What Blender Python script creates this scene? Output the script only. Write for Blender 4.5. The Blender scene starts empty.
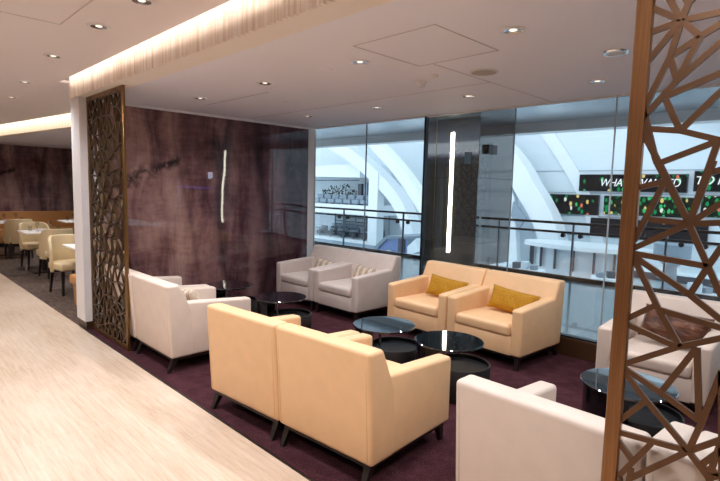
import bpy, bmesh, math, random
from mathutils import Vector, Matrix
from mathutils.geometry import delaunay_2d_cdt
random.seed(7)
sc = bpy.context.scene
C = sc.collection
PI = math.pi

# ------------------------------------------------------------ materials
def nt(name):
    m = bpy.data.materials.new(name); m.use_nodes = True
    t = m.node_tree
    return m, t, t.nodes['Principled BSDF']
def lin(c):
    return tuple(((v/255)/12.92 if v/255 <= .04045 else ((v/255+.055)/1.055)**2.4) for v in c) + (1,)
def setp(b, col=None, rough=None, metal=None, **k):
    if col: b.inputs['Base Color'].default_value = lin(col)
    if rough is not None: b.inputs['Roughness'].default_value = rough
    if metal is not None: b.inputs['Metallic'].default_value = metal
    for n, v in k.items(): b.inputs[n.replace('_', ' ')].default_value = v
def coords(t, scale=(1,1,1), rot=(0,0,0), gen='Object'):
    tc = t.nodes.new('ShaderNodeTexCoord'); mp = t.nodes.new('ShaderNodeMapping')
    mp.inputs['Scale'].default_value = scale; mp.inputs['Rotation'].default_value = rot
    t.links.new(tc.outputs[gen], mp.inputs[0]); return mp.outputs[0]
def geo(t, scale=(1,1,1)):
    g = t.nodes.new('ShaderNodeNewGeometry'); mp = t.nodes.new('ShaderNodeMapping')
    mp.inputs['Scale'].default_value = scale
    t.links.new(g.outputs['Position'], mp.inputs[0]); return mp.outputs[0]
def noise(t, v, scale, detail=4, rough=.5, dist=0):
    n = t.nodes.new('ShaderNodeTexNoise'); n.inputs['Scale'].default_value = scale
    n.inputs['Detail'].default_value = detail; n.inputs['Roughness'].default_value = rough
    n.inputs['Distortion'].default_value = dist
    t.links.new(v, n.inputs['Vector']); return n.outputs['Fac']
def ramp(t, f, stops, interp='LINEAR'):
    r = t.nodes.new('ShaderNodeValToRGB'); r.color_ramp.interpolation = interp
    e = r.color_ramp.elements
    while len(e) < len(stops): e.new(.5)
    for i, (p, c) in enumerate(stops):
        e[i].position = p; e[i].color = lin(c) if max(c) > 1 or len(c) == 3 else c
    t.links.new(f, r.inputs[0]); return r.outputs[0]
def mix(t, f, a, b, mode='MIX'):
    n = t.nodes.new('ShaderNodeMix'); n.data_type = 'RGBA'; n.blend_type = mode
    for s, v in ((n.inputs[0], f), (n.inputs[6], a), (n.inputs[7], b)):
        if hasattr(v, 'links'): t.links.new(v, s)
        else: s.default_value = v
    return n.outputs[2]
def mth(t, op, a, b=0.0, c=None):
    n = t.nodes.new('ShaderNodeMath'); n.operation = op
    for s, v in zip(n.inputs, (a, b, c)):
        if v is None: continue
        if hasattr(v, 'links'): t.links.new(v, s)
        else: s.default_value = v
    return n.outputs[0]
def bump(t, b, h, strength=.2, dist=.01, sock='Normal'):
    n = t.nodes.new('ShaderNodeBump'); n.inputs['Strength'].default_value = strength
    n.inputs['Distance'].default_value = dist
    t.links.new(h, n.inputs['Height']); t.links.new(n.outputs[0], b.inputs[sock])
def simple(name, col, rough=.5, metal=0, **k):
    m, t, b = nt(name); setp(b, col, rough, metal, **k); return m
def leather(name, col, rough=.45):
    m, t, b = nt(name); setp(b, col, rough)
    v = coords(t); n = noise(t, v, 9, 3)
    c = mix(t, n, lin(tuple(x*.96 for x in col)), lin(tuple(min(255, x*1.03) for x in col)))
    t.links.new(c, b.inputs['Base Color'])
    g = noise(t, v, 260, 2); s = noise(t, v, 5, 2)
    h = mth(t, 'ADD', mth(t, 'MULTIPLY', g, .05), s)
    bump(t, b, h, .25, .012)
    return m
def emis(name, col, s):
    m = bpy.data.materials.new(name); m.use_nodes = True; t = m.node_tree; t.nodes.clear()
    e = t.nodes.new('ShaderNodeEmission'); e.inputs[0].default_value = lin(col); e.inputs[1].default_value = s
    o = t.nodes.new('ShaderNodeOutputMaterial'); t.links.new(e.outputs[0], o.inputs[0]); return m

M = {}
M['yellow'] = leather('yellow_leather', (230,189,144))
M['cream'] = leather('cream_leather', (214,197,184))
M['taupe'] = leather('taupe_leather', (206,193,186))
M['tan'] = leather('tan_leather', (190,135,78))
M['pipe_yellow'] = simple('yellow_piping', (206,162,110), .5)
M['pipe_cream'] = simple('cream_piping', (190,172,160), .5)
M['darkwood'] = simple('dark_wood', (30,22,20), .4)
M['black'] = simple('black_lacquer', (12,12,14), .18, 0, Coat_Weight=.5)
M['blackmatt'] = simple('matt_black_lacquer', (16,15,16), .38)
M['tableglass'] = simple('dark_table_glass', (14,20,24), .03, 0, Coat_Weight=1.0, IOR=2.6)
M['chrome'] = simple('chrome', (225,225,225), .25, 1)
M['whitepaint'] = simple('white_paint', (226,224,226), .5)
M['ceiling'] = simple('ceiling_paint', (236,236,248), .6)
M['ceiling_warm'] = simple('corridor_ceiling_paint', (236,230,234), .6)
M['groove'] = simple('shadow_gap', (196,192,196), .8)
M['wall'] = simple('plain_wall', (200,185,172), .7)
M['blackmetal'] = simple('black_metal', (20,22,26), .35, .3)
M['bronzewood'] = simple('dark_bronze_wood', (66,42,24), .4)
M['tablewhite'] = simple('white_table_linen', (235,230,224), .6)
M['china'] = simple('white_china', (240,238,235), .2)
M['outwhite'] = simple('atrium_white', (210,219,224), .5)
M['outpale'] = simple('atrium_pale_blue', (196,209,216), .6)
M['outgrey'] = simple('atrium_grey', (120,138,152), .6)
M['outdark'] = simple('atrium_dark_grey', (52,62,74), .5)
M['leaf'] = simple('planter_green', (44,66,62), .7)
M['pinksign'] = emis('pink_sign_light', (255,70,160), 2.0)
M['strip'] = emis('strip_light', (255,244,222), 22.0)
M['lampglow'] = emis('lamp_glow', (255,238,220), 1.3)
M['textwhite'] = emis('text_white', (240,245,250), 1.1)

# bronze screen
m, t, b = nt('brushed_bronze'); M['bronze'] = m
setp(b, (176,116,72), .36, .9)
n = noise(t, geo(t, (90,90,2)), 3, 3)
t.links.new(ramp(t, n, [(.3, (134,96,64)), (.7, (156,114,78))]), b.inputs['Base Color'])
m, t, b = nt('aged_bronze'); M['bronzedark'] = m
setp(b, (132,98,58), .38, .85)
M['bronzebar'] = simple('dull_bronze', (92,72,52), .42, .8)
M['copperbar'] = simple('copper_bar', (108,80,60), .4, .8)
# pale vein cut floor
m, t, b = nt('pale_travertine'); M['floor'] = m
v = geo(t, (1,1,1))
br = t.nodes.new('ShaderNodeTexBrick'); t.links.new(v, br.inputs['Vector'])
br.inputs['Scale'].default_value = 1; br.inputs['Brick Width'].default_value = 1.2; br.inputs['Row Height'].default_value = .6
br.inputs['Mortar Size'].default_value = .0022; br.inputs['Mortar Smooth'].default_value = .3
br.inputs['Color1'].default_value = (.35,.35,.35,1); br.inputs['Color2'].default_value = (.65,.65,.65,1); br.inputs['Mortar'].default_value = (.4,.4,.4,1)
s1 = noise(t, geo(t, (1.3,20,1)), 2.2, 6, .66, .3); s2 = noise(t, geo(t, (.8,3,1)), 1.3, 4, .5)
s3 = noise(t, geo(t, (9,40,1)), 2, 3, .7)
f = mth(t, 'ADD', mth(t, 'MULTIPLY', s1, .5), mth(t, 'ADD', mth(t, 'MULTIPLY', s2, .3), mth(t, 'ADD', mth(t, 'MULTIPLY', s3, .12), mth(t, 'MULTIPLY', br.outputs['Color'], .1))))
c = ramp(t, f, [(.36, (178,152,128)), (.47, (200,178,156)), (.6, (214,196,178))])
c2 = mix(t, mth(t, 'MULTIPLY', br.outputs['Fac'], .35), c, lin((150,128,106)))
t.links.new(c2, b.inputs['Base Color']); setp(b, None, .3)
# plum carpet
m, t, b = nt('plum_carpet'); M['carpet'] = m
v = geo(t); n1 = noise(t, v, 130, 2, .6); n2 = noise(t, v, 9, 4, .6)
f = mth(t, 'ADD', mth(t, 'MULTIPLY', n1, .65), mth(t, 'MULTIPLY', n2, .35))
t.links.new(ramp(t, f, [(.33, (36,18,22)), (.52, (66,36,42)), (.68, (96,60,66))]), b.inputs['Base Color'])
setp(b, None, .95, 0, Specular_IOR_Level=.1); bump(t, b, n1, .5, .006)
# dining carpet
m, t, b = nt('brown_streaked_carpet'); M['carpet_dining'] = m
n1 = noise(t, geo(t, (2.5,14,1)), 2, 4, .6)
t.links.new(ramp(t, n1, [(.35, (50,38,34)), (.65, (104,84,72))]), b.inputs['Base Color']); setp(b, None, .8)
# polished marble
def marble(name, dark):
    m, t, b = nt(name)
    g = t.nodes.new('ShaderNodeNewGeometry'); sp = t.nodes.new('ShaderNodeSeparateXYZ'); t.links.new(g.outputs['Position'], sp.inputs[0])
    Y, Z = sp.outputs[1], sp.outputs[2]
    warp = noise(t, geo(t, (0,1.2,.7)), 1.3, 3, .5)
    Yw = mth(t, 'ADD', Y, mth(t, 'MULTIPLY', warp, .55))
    cx = t.nodes.new('ShaderNodeCombineXYZ'); t.links.new(Yw, cx.inputs[0]); t.links.new(mth(t, 'MULTIPLY', Z, .12), cx.inputs[1])
    bands = noise(t, cx.outputs[0], 2.6, 5, .62)
    cy = t.nodes.new('ShaderNodeCombineXYZ'); t.links.new(mth(t, 'MULTIPLY', Y, 1.2), cy.inputs[0])
    t.links.new(mth(t, 'ADD', mth(t, 'MULTIPLY', Z, 10), mth(t, 'MULTIPLY', warp, 3)), cy.inputs[1])
    hor = noise(t, cy.outputs[0], 1.4, 6, .7)
    blot = noise(t, geo(t, (0,1,1)), 2.4, 7, .65)
    f = mth(t, 'ADD', mth(t, 'MULTIPLY', bands, .56), mth(t, 'ADD', mth(t, 'MULTIPLY', hor, .13), mth(t, 'MULTIPLY', blot, .31)))
    if dark: c = ramp(t, f, [(.38, (58,38,48)), (.46, (106,80,86)), (.54, (146,116,116)), (.64, (174,148,142))])
    else:    c = ramp(t, f, [(.38, (62,38,42)), (.46, (118,86,88)), (.54, (160,126,120)), (.64, (190,162,152))])
    # lighter warm stone at low Y turning to plum at high Y
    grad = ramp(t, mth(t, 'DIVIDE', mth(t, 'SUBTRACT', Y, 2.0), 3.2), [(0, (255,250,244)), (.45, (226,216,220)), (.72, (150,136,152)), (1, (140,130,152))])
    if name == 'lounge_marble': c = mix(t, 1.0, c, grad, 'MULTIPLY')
    for y0, a, k, ph, w, st in ((2.2,.10,2.6,.4,.03,.75), (3.62,.10,1.9,2.2,.035,.7), (4.22,.12,1.7,.2,.05,.7), (4.5,.08,2.3,1.2,.02,.4), (3.05,.16,1.4,1.0,.02,.35)):
        path = mth(t, 'ADD', y0, mth(t, 'MULTIPLY', mth(t, 'SINE', mth(t, 'ADD', mth(t, 'MULTIPLY', Z, k), ph)), a))
        d = mth(t, 'ABSOLUTE', mth(t, 'SUBTRACT', mth(t, 'ADD', Y, mth(t, 'MULTIPLY', blot, .08)), path))
        s = mth(t, 'MULTIPLY', mth(t, 'SUBTRACT', 1.0, mth(t, 'MINIMUM', mth(t, 'DIVIDE', d, w*2.6), 1.0)), st)
        c = mix(t, s, c, lin((34,22,28)))
    # dark fissure, running up to the right
    d = mth(t, 'ABSOLUTE', mth(t, 'SUBTRACT', Z, mth(t, 'ADD', 1.73, mth(t, 'ADD', mth(t, 'MULTIPLY', mth(t, 'SUBTRACT', Y, 2.3), .33), mth(t, 'MULTIPLY', mth(t, 'SUBTRACT', blot, .5), .5)))))
    s = mth(t, 'MULTIPLY', mth(t, 'SUBTRACT', 1.0, mth(t, 'MINIMUM', mth(t, 'DIVIDE', d, .12), 1.0)), mth(t, 'MULTIPLY', mth(t, 'MINIMUM', mth(t, 'MAXIMUM', mth(t, 'MULTIPLY', mth(t, 'SUBTRACT', 3.02, Y), 8.0), 0.0), 1.0), mth(t, 'MINIMUM', mth(t, 'MAXIMUM', mth(t, 'MULTIPLY', mth(t, 'SUBTRACT', noise(t, geo(t, (0,1,1)), 7, 4, .6), .42), 9.0), 0.0), 1.0)))
    c = mix(t, mth(t, 'MULTIPLY', s, .9), c, lin((24,15,18)))
    t.links.new(c, b.inputs['Base Color'])
    setp(b, None, .018, 0, IOR=1.5)
    wv = noise(t, geo(t, (0,1.0,1.7)), 1.5, 0, .3)
    bump(t, b, wv, .22, .012)
    n = t.nodes.new('ShaderNodeBump'); n.inputs['Strength'].default_value = .35; n.inputs['Distance'].default_value = .012
    t.links.new(wv, n.inputs['Height']); t.links.new(n.outputs[0], b.inputs['Coat Normal'])
    return m
M['marble'] = marble('lounge_marble', False)
M['marble_dining'] = marble('dining_marble', True)
# window glass: clear sheet with a mirror share by angle
m = bpy.data.materials.new('window_glass'); m.use_nodes = True; t = m.node_tree; t.nodes.clear(); M['glass'] = m
tr = t.nodes.new('ShaderNodeBsdfTransparent'); tr.inputs[0].default_value = (.93,.96,.97,1)
gl = t.nodes.new('ShaderNodeBsdfGlossy'); gl.inputs['Roughness'].default_value = .01; gl.inputs[0].default_value = (.85,.92,1,1)
lw = t.nodes.new('ShaderNodeLayerWeight'); lw.inputs[0].default_value = .5
fr = t.nodes.new('ShaderNodeMath'); fr.operation = 'MULTIPLY_ADD'; fr.inputs[1].default_value = .9; fr.inputs[2].default_value = .045
t.links.new(mth(t, 'POWER', lw.outputs['Facing'], 4.5), fr.inputs[0])
mx = t.nodes.new('ShaderNodeMixShader'); o = t.nodes.new('ShaderNodeOutputMaterial')
t.links.new(fr.outputs[0], mx.inputs[0]); t.links.new(tr.outputs[0], mx.inputs[1]); t.links.new(gl.outputs[0], mx.inputs[2]); t.links.new(mx.outputs[0], o.inputs[0])
# drinking glass
M['clear'] = simple('clear_glass', (235,240,240), .02, 0, Transmission_Weight=1.0, IOR=1.2)
# granite column
def granite(name, c1, c2, rough):
    m, t, b = nt(name); n = noise(t, geo(t), 60, 3)
    t.links.new(ramp(t, n, [(.35, c1), (.7, c2)]), b.inputs['Base Color'])
    setp(b, None, rough, 0, IOR=2.0, Coat_Weight=.5, Coat_Roughness=.03); return m
M['granite'] = granite('polished_granite', (46,42,40), (70,66,64), .06)
M['walkway'] = granite('walkway_stone', (96,106,110), (120,130,134), .25)
M['soffit'] = simple('metal_soffit', (186,196,204), .25, .8)
# beam cladding, light and dark of uneven vertical pleats put into the colour
m, t, b = nt('pleat_shaded_plaster'); M['beam'] = m
setp(b, (238,230,222), .6)
n = noise(t, geo(t, (1,0,0)), 24, 3, .8); t.links.new(ramp(t, n, [(.38, (214,196,180)), (.56, (244,238,232))]), b.inputs['Base Color'])
M['beamplain'] = simple('beam_plaster', (238,230,222), .6)
# fabrics
m, t, b = nt('ochre_fabric'); M['ochre'] = m
n = noise(t, coords(t), 90, 2); t.links.new(ramp(t, n, [(.3, (158,108,0)), (.7, (190,138,0))]), b.inputs['Base Color']); setp(b, None, .75)
m, t, b = nt('brown_satin'); M['satin'] = m
n = noise(t, coords(t, (3,3,6)), 3, 4, .6); t.links.new(ramp(t, n, [(.35, (58,34,26)), (.65, (112,70,48))]), b.inputs['Base Color'])
setp(b, None, .28, .25); bump(t, b, n, .5, .02)
m, t, b = nt('striped_fabric'); M['stripe'] = m
tc = t.nodes.new('ShaderNodeTexCoord'); sp = t.nodes.new('ShaderNodeSeparateXYZ'); t.links.new(tc.outputs['Object'], sp.inputs[0])
w = mth(t, 'FRACT', mth(t, 'MULTIPLY', sp.outputs[0], 10.0))
t.links.new(ramp(t, w, [(0, (206,190,172)), (.3, (158,136,118)), (.48, (196,178,156)), (.62, (134,114,100)), (.74, (208,194,176))], 'CONSTANT'), b.inputs['Base Color']); setp(b, None, .7)
# bokeh-like shop screen picture
def screenmat(name, dens, tint):
    m = bpy.data.materials.new(name); m.use_nodes = True; t = m.node_tree; t.nodes.clear()
    v = geo(t, (1,1,.62))
    vo = t.nodes.new('ShaderNodeTexVoronoi'); vo.inputs['Scale'].default_value = 6.0; t.links.new(v, vo.inputs['Vector'])
    sp = t.nodes.new('ShaderNodeSeparateColor'); t.links.new(vo.outputs['Color'], sp.inputs[0])
    hue = ramp(t, sp.outputs[0], [(0, (20,150,90)), (.3, (60,200,120)), (.5, (240,215,130)), (.68, (240,245,235)), (.82, (235,130,100)), (.93, (20,110,70))], 'CONSTANT')
    on = mth(t, 'MULTIPLY', mth(t, 'LESS_THAN', vo.outputs['Distance'], .42), mth(t, 'LESS_THAN', sp.outputs[1], dens))
    c = mix(t, on, lin(tint), hue)
    e = t.nodes.new('ShaderNodeEmission'); t.links.new(c, e.inputs[0]); e.inputs[1].default_value = .85
    o = t.nodes.new('ShaderNodeOutputMaterial'); t.links.new(e.outputs[0], o.inputs[0]); return m
M['scr_sparse'] = screenmat('dark_screen_picture', .26, (20,28,34))
M['scr_busy'] = screenmat('crowded_screen_picture', .75, (16,36,30))
M['scr_dark'] = screenmat('almost_black_screen_picture', .03, (26,32,40))

# ------------------------------------------------------------ mesh helpers
def obj(name, bm, mat, parent=None, smooth=True, loc=None, angle=40):
    me = bpy.data.meshes.new(name)
    bmesh.ops.recalc_face_normals(bm, faces=bm.faces[:])
    bm.to_mesh(me); bm.free()
    me.materials.append(M[mat] if isinstance(mat, str) else mat)
    if smooth:
        for p in me.polygons: p.use_smooth = True
        me.set_sharp_from_angle(angle=math.radians(angle))
    o = bpy.data.objects.new(name, me); C.objects.link(o)
    if parent: o.parent = parent
    if loc: o.location = loc
    return o
def tag(o, label=None, cat=None, group=None, kind=None):
    for k, v in (('label', label), ('category', cat), ('group', group), ('kind', kind)):
        if v: o[k] = v
    return o
def thing(name, label, cat, loc=(0,0,0), rz=0, group=None):
    o = bpy.data.objects.new(name, None); C.objects.link(o)
    o.location = loc; o.rotation_euler = (0,0,rz); o.empty_display_size = .1
    return tag(o, label, cat, group)
def struct(name, bm, mat, parent=None, **k):
    o = obj(name, bm, mat, parent, **k)
    if not parent: o['kind'] = 'structure'
    return o
def dup(root, loc, rz, label, group=None):
    r = root.copy(); C.objects.link(r); r.location = loc; r.rotation_euler = (0,0,rz); r['label'] = label
    if group: r['group'] = group
    for ch in list(root.children):
        c = ch.copy(); C.objects.link(c); c.parent = r
        for g in ch.children:
            d = g.copy(); C.objects.link(d); d.parent = c
    return r
def bevel(bm, w, seg=3, edges=None):
    if w > 0: bmesh.ops.bevel(bm, geom=edges or bm.edges[:], offset=w, segments=seg, profile=.5, affect='EDGES', clamp_overlap=True)
    return bm
def box(x0, x1, y0, y1, z0, z1, bv=0, seg=2, bm=None):
    b = bmesh.new()
    vs = [b.verts.new((x, y, z)) for x in (x0, x1) for y in (y0, y1) for z in (z0, z1)]
    for f in ((0,1,3,2),(4,6,7,5),(0,4,5,1),(2,3,7,6),(0,2,6,4),(1,5,7,3)): b.faces.new([vs[i] for i in f])
    bmesh.ops.recalc_face_normals(b, faces=b.faces[:])
    bevel(b, bv, seg)
    return join(bm, b)
def join(bm, b):
    if bm is None: return b
    me = bpy.data.meshes.new('tmp'); b.to_mesh(me); b.free(); bm.from_mesh(me); bpy.data.meshes.remove(me); return bm
def prism(pts, a0, a1, axis='x', bv=0, seg=2, bm=None):
    # pts in the plane across the axis; x: (y,z)  y: (x,z)  z: (x,y)
    def P(p, a): return {'x': (a, p[0], p[1]), 'y': (p[0], a, p[1]), 'z': (p[0], p[1], a)}[axis]
    b = bmesh.new()
    A = [b.verts.new(P(p, a0)) for p in pts]; B = [b.verts.new(P(p, a1)) for p in pts]
    n = len(pts)
    b.faces.new(A); b.faces.new(B[::-1])
    for i in range(n): b.faces.new((A[i], B[i], B[(i+1) % n], A[(i+1) % n]))
    bmesh.ops.recalc_face_normals(b, faces=b.faces[:])
    bevel(b, bv, seg)
    return join(bm, b)
def lathe(prof, n=32, c=(0,0), a0=0, a1=2*PI, closed=False, bm=None):
    b = bmesh.new(); full = abs(a1-a0-2*PI) < 1e-6; k = n if full else n+1
    rings = []
    for i in range(k):
        a = a0+(a1-a0)*i/n
        rings.append([b.verts.new((c[0]+r*math.cos(a), c[1]+r*math.sin(a), z)) for r, z in prof])
    m = len(prof)
    for i in range(n):
        r0, r1 = rings[i], rings[(i+1) % k]
        for j in range(m if closed else m-1):
            q = [r0[j], r1[j], r1[(j+1) % m], r0[(j+1) % m]]
            b.faces.new(q)
    if closed and not full:
        b.faces.new(rings[0]); b.faces.new(rings[-1][::-1])
    bmesh.ops.remove_doubles(b, verts=b.verts[:], dist=1e-5)
    return join(bm, b)
def tube(p0, p1, r0, r1=None, n=10, bm=None):
    b = bmesh.new(); p0, p1 = Vector(p0), Vector(p1); r1 = r0 if r1 is None else r1
    q = (p1-p0).to_track_quat('Z', 'Y')
    A = [b.verts.new(p0+q@Vector((r0*math.cos(2*PI*i/n), r0*math.sin(2*PI*i/n), 0))) for i in range(n)]
    B = [b.verts.new(p1+q@Vector((r1*math.cos(2*PI*i/n), r1*math.sin(2*PI*i/n), 0))) for i in range(n)]
    b.faces.new(A[::-1]); b.faces.new(B)
    for i in range(n): b.faces.new((A[i], A[(i+1) % n], B[(i+1) % n], B[i]))
    return join(bm, b)
def leg4(p0, p1, a, c, bm=None):   # square tapering leg, a at the top, c at the foot
    b = bmesh.new()
    A = [b.verts.new((p0[0]+dx*a, p0[1]+dy*a, p0[2])) for dx, dy in ((-1,-1),(1,-1),(1,1),(-1,1))]
    B = [b.verts.new((p1[0]+dx*c, p1[1]+dy*c, p1[2])) for dx, dy in ((-1,-1),(1,-1),(1,1),(-1,1))]
    b.faces.new(A); b.faces.new(B[::-1])
    for i in range(4): b.faces.new((A[i], B[i], B[(i+1) % 4], A[(i+1) % 4]))
    return join(bm, b)
def sweep(pts, w, d, axis_dir=(0,1,0), bm=None):   # rectangular ribbon of section w (in plane) x d (along axis_dir)
    b = bmesh.new(); ad = Vector(axis_dir); rings = []
    for i, p in enumerate(pts):
        p = Vector(p); a = Vector(pts[max(0, i-1)]); c = Vector(pts[min(len(pts)-1, i+1)])
        ww = w[i] if isinstance(w, (list, tuple)) else w
        s = (c-a).cross(ad).normalized()*ww/2; dd = ad*d/2
        rings.append([b.verts.new(p+k1*s+k2*dd) for k1, k2 in ((-1,-1),(1,-1),(1,1),(-1,1))])
    for r0, r1 in zip(rings, rings[1:]):
        for j in range(4): b.faces.new((r0[j], r0[(j+1) % 4], r1[(j+1) % 4], r1[j]))
    b.faces.new(rings[0]); b.faces.new(rings[-1][::-1])
    return join(bm, b)
def smooth_path(pts, n=6):
    out = []
    P = [pts[0]]+list(pts)+[pts[-1]]
    for i in range(1, len(P)-2):
        a, b_, c, d = (Vector(q) for q in P[i-1:i+3])
        for k in range(n):
            s = k/n
            out.append(tuple(.5*((2*b_)+(c-a)*s+(2*a-5*b_+4*c-d)*s*s+(3*b_-a-3*c+d)*s**3)))
    out.append(tuple(pts[-1])); return out

# ------------------------------------------------------------ room shell
ZC, ZK = 2.60, 2.76
FLOOR_Y = 1.74
XM, YW = -6.25, 5.15
struct('floor', box(-17, 4, -3.2, FLOOR_Y, -.1, 0), 'floor', smooth=False)
o = struct('floor', box(-6.30, 4, FLOOR_Y, YW+.05, -.1, -.001), 'carpet', smooth=False)
o = struct('floor', box(-17, -6.30, FLOOR_Y, YW+.05, -.1, -.001), 'carpet_dining', smooth=False)
struct('trim_1', box(-6.30, 4, FLOOR_Y-.006, FLOOR_Y+.012, -.02, .003), 'darkwood', smooth=False)
struct('trim_2', box(-6.318, -6.30, FLOOR_Y+.012, YW, -.02, .003), 'darkwood', smooth=False)
struct('ceiling', box(-6.25, 4, 1.93, YW+.05, ZC, ZC+.12), 'ceiling', smooth=False)
# corridor ceiling: stops short of the beams, leaving the light slot
cor = [(-17,-3.2), (4,-3.2), (4,1.64), (-6.43,1.64), (-6.43,2.82), (-17,1.40)]
struct('ceiling', prism(cor, ZK, ZK+.03, 'z'), 'ceiling_warm', smooth=False)
struct('ceiling', box(-17.2, 4.2, -3.4, 3.4, 3.02, 3.1), 'ceiling_warm', smooth=False)
struct('ceiling', prism([(-17,1.66), (-6.45,3.08), (-6.45,YW+.05), (-17,YW+.05)], ZC, ZC+.1, 'z'), 'ceiling', smooth=False)
# beams with the pleated face
rb = random.Random(21); struct('trim_3', box(-6.42, 4, FLOOR_Y+.01, 1.93, ZC-.012, 3.02), 'beamplain', smooth=False)
pf = [(-6.42, FLOOR_Y+.009), (-6.42, FLOOR_Y)]; x = -6.40
while x < 3.98:
    pf.append((x, FLOOR_Y-(.0 if len(pf) % 2 else rb.uniform(.006, .026)))); x += rb.uniform(.012, .04)
pf += [(4, FLOOR_Y), (4, FLOOR_Y+.009)]
struct('trim_11', prism(pf, ZC-.012, 3.02, 'z'), 'beam', smooth=False)
struct('trim_4', prism([(-17,1.58), (-6.45,3.00), (-6.45,3.14), (-17,1.72)], ZC-.01, 3.02, 'z'), 'beam', smooth=False)
# pillar at the end of the marble wall
o = struct('trim_5', box(-6.42, -6.12, FLOOR_Y+.002, 1.93, .09, ZC-.016, .004, 1), 'whitepaint')
struct('trim_6', box(-6.40, -6.14, FLOOR_Y+.02, 1.91, 0, .09), 'bronzewood', smooth=False)
struct('wall_left', box(XM-.2, XM, 1.93, 5.03, 0, ZC), 'marble', smooth=False)
struct('trim_7', box(XM+.001, XM+.015, 1.95, 5.02, ZC-.03, ZC-.001), 'whitepaint', smooth=False)
struct('trim_8', box(XM-.2, XM+.004, 5.03, YW-.001, 0, ZC-.001), 'whitepaint')
struct('wall_far_left', box(-16, -15.8, -3.2, YW+.05, .0, ZC+.5), 'marble_dining', smooth=False)
struct('wall_back_left', box(-16, XM-.2, YW+.01, YW+.2, 0, ZC), 'wall', smooth=False)
struct('wall_near', box(-17, 4, -3.4, -3.2, 0, 3.1), 'wall', smooth=False)
struct('wall_right', box(4, 4.2, -3.4, YW+.05, 0, 3.1), 'wall', smooth=False)
struct('ceiling', box(-16.2, 4.2, 3.4, YW+.05, ZC+.13, ZC+.2), 'ceiling', smooth=False)

# window wall
joints = [XM+.004, -5.10, -4.03, -2.815, -1.77, -.72, .35, 1.45, 2.6, 4.0]
for i in range(len(joints)-1):
    w = struct('window_%d' % (i+1), box(joints[i]+.005, joints[i+1]-.005, YW, YW+.012, .205, ZC-.003), 'glass', smooth=False)
for i, x in enumerate(joints[1:-1]):
    if i == 1:
        struct('trim_%d' % (20+i), box(x-.02, x+.006, YW-.02, YW+.04, .2, ZC), 'blackmetal', smooth=False)
    else:
        struct('trim_%d' % (20+i), box(x-.005, x+.005, YW-.002, YW+.016, .205, ZC), simple('joint_%d' % i, (110,124,132) if i != 3 else (170,180,186), .3), smooth=False)
struct('trim_9', box(XM+.006, 4, YW-.05, YW+.06, 0, .19, .004, 1), 'bronzewood')
struct('trim_10', box(XM+.006, 4, YW-.03, YW+.04, .19, .207), 'blackmetal', smooth=False)
struct('trim_12', box(XM+.006, 4, YW-.02, YW+.03, ZC-.012, ZC), 'whitepaint', smooth=False)

# shadow gaps of the access panels in the ceilings
def frame_lines(name, pts, z, closed=True, w=.006):
    bm = None; n = len(pts)
    for i in range(n if closed else n-1):
        a, c = pts[i], pts[(i+1) % n]
        bm = sweep([(a[0], a[1], z-.0015), (c[0], c[1], z-.0015)], w, .003, (0,0,1), bm)
    return struct(name, bm, 'groove', smooth=False)
frame_lines('trim_13', [(-2.5,2.38), (-2.5,3.08), (-1.83,3.08), (-1.83,2.38)], ZC)
frame_lines('trim_14', [(-5.6,2.95), (-4.3,2.95)], ZC, False)
frame_lines('trim_15', [(-2.38,3.1), (-2.38,5.2)], ZC, False, .004)
frame_lines('trim_16', [(-4.12,1.07), (-2.2,1.07)], ZK, False)
frame_lines('trim_17', [(-4.12,1.07), (-4.12,.2)], ZK, False, .004)
frame_lines('trim_18', [(-6.2,3.9), (-2.38,3.9)], ZC, False, .003)

# ------------------------------------------------------------ armchairs
def armchair(colour, pipe, W=.83, D=.82):
    r = thing('armchair', 'x', 'armchair')
    h = D/2; aw = .115
    back = prism([(-h+.005,.13), (-h-.035,.787), (-h+.09,.79), (-h+.20,.55), (-h+.22,.30), (-h+.22,.13)], -W/2, W/2, 'x', .026, 5)
    bk = obj('backrest', back, colour, r)
    # stitched seam round the rear panel
    e = W/2-.03; y = -h-.030; s = None
    pts = [(-e, y+.033, .16), (-e, y-.0005, .755), (e, y-.0005, .755), (e, y+.033, .16)]
    for a, c in zip(pts, pts[1:]): s = tube(a, c, .0026, n=6, bm=s)
    obj('piping', s, pipe, bk)
    for sx in (-1, 1):
        xa, xb = sorted((sx*(W/2-.002), sx*(W/2-aw)))
        obj('armrest', prism([(-h+.06,.133), (-h+.06,.60), (-h+.16,.622), (h,.575), (h,.133)], xa, xb, 'x', .024, 4), colour, r)
    obj('seat_base', box(-W/2+aw-.01, W/2-aw+.01, -h+.15, h-.006, .13, .31, .012, 2), colour, r)
    cu = bmesh.new(); nx, ny = 12, 12; x1 = W/2-aw-.003; ya, yb = -h+.2, h+.012
    box(-x1, x1, ya, yb, .305, .425, .04, 4, cu)
    for v in cu.verts:
        if v.co.z > .38:
            u = v.co.x/x1; w_ = (v.co.y-(ya+yb)/2)/((yb-ya)/2); v.co.z += .02*(1-u*u)*(1-w_*w_)
    obj('seat_cushion', cu, colour, r)
    obj('plinth', box(-W/2+.03, W/2-.03, -h+.03, h-.03, .105, .135), 'darkwood', r)
    for sx in (-1, 1):
        for sy in (-1, 1):
            px, py = sx*(W/2-.055), sy*(h-.055)
            obj('leg', leg4((px, py, .108), (px+sx*.004, py+sy*.02-(.035 if sy < 0 else 0), 0), .024, .014), 'darkwood', r, smooth=False)
    return r
def place(proto, loc, rz, label, group, used=[]):
    if proto not in used:
        used.append(proto); proto.location = loc; proto.rotation_euler = (0,0,rz); proto['label'] = label; proto['group'] = group; return proto
    return dup(proto, loc, rz, label, group)
cream = armchair('cream', 'pipe_cream', .80)
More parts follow.
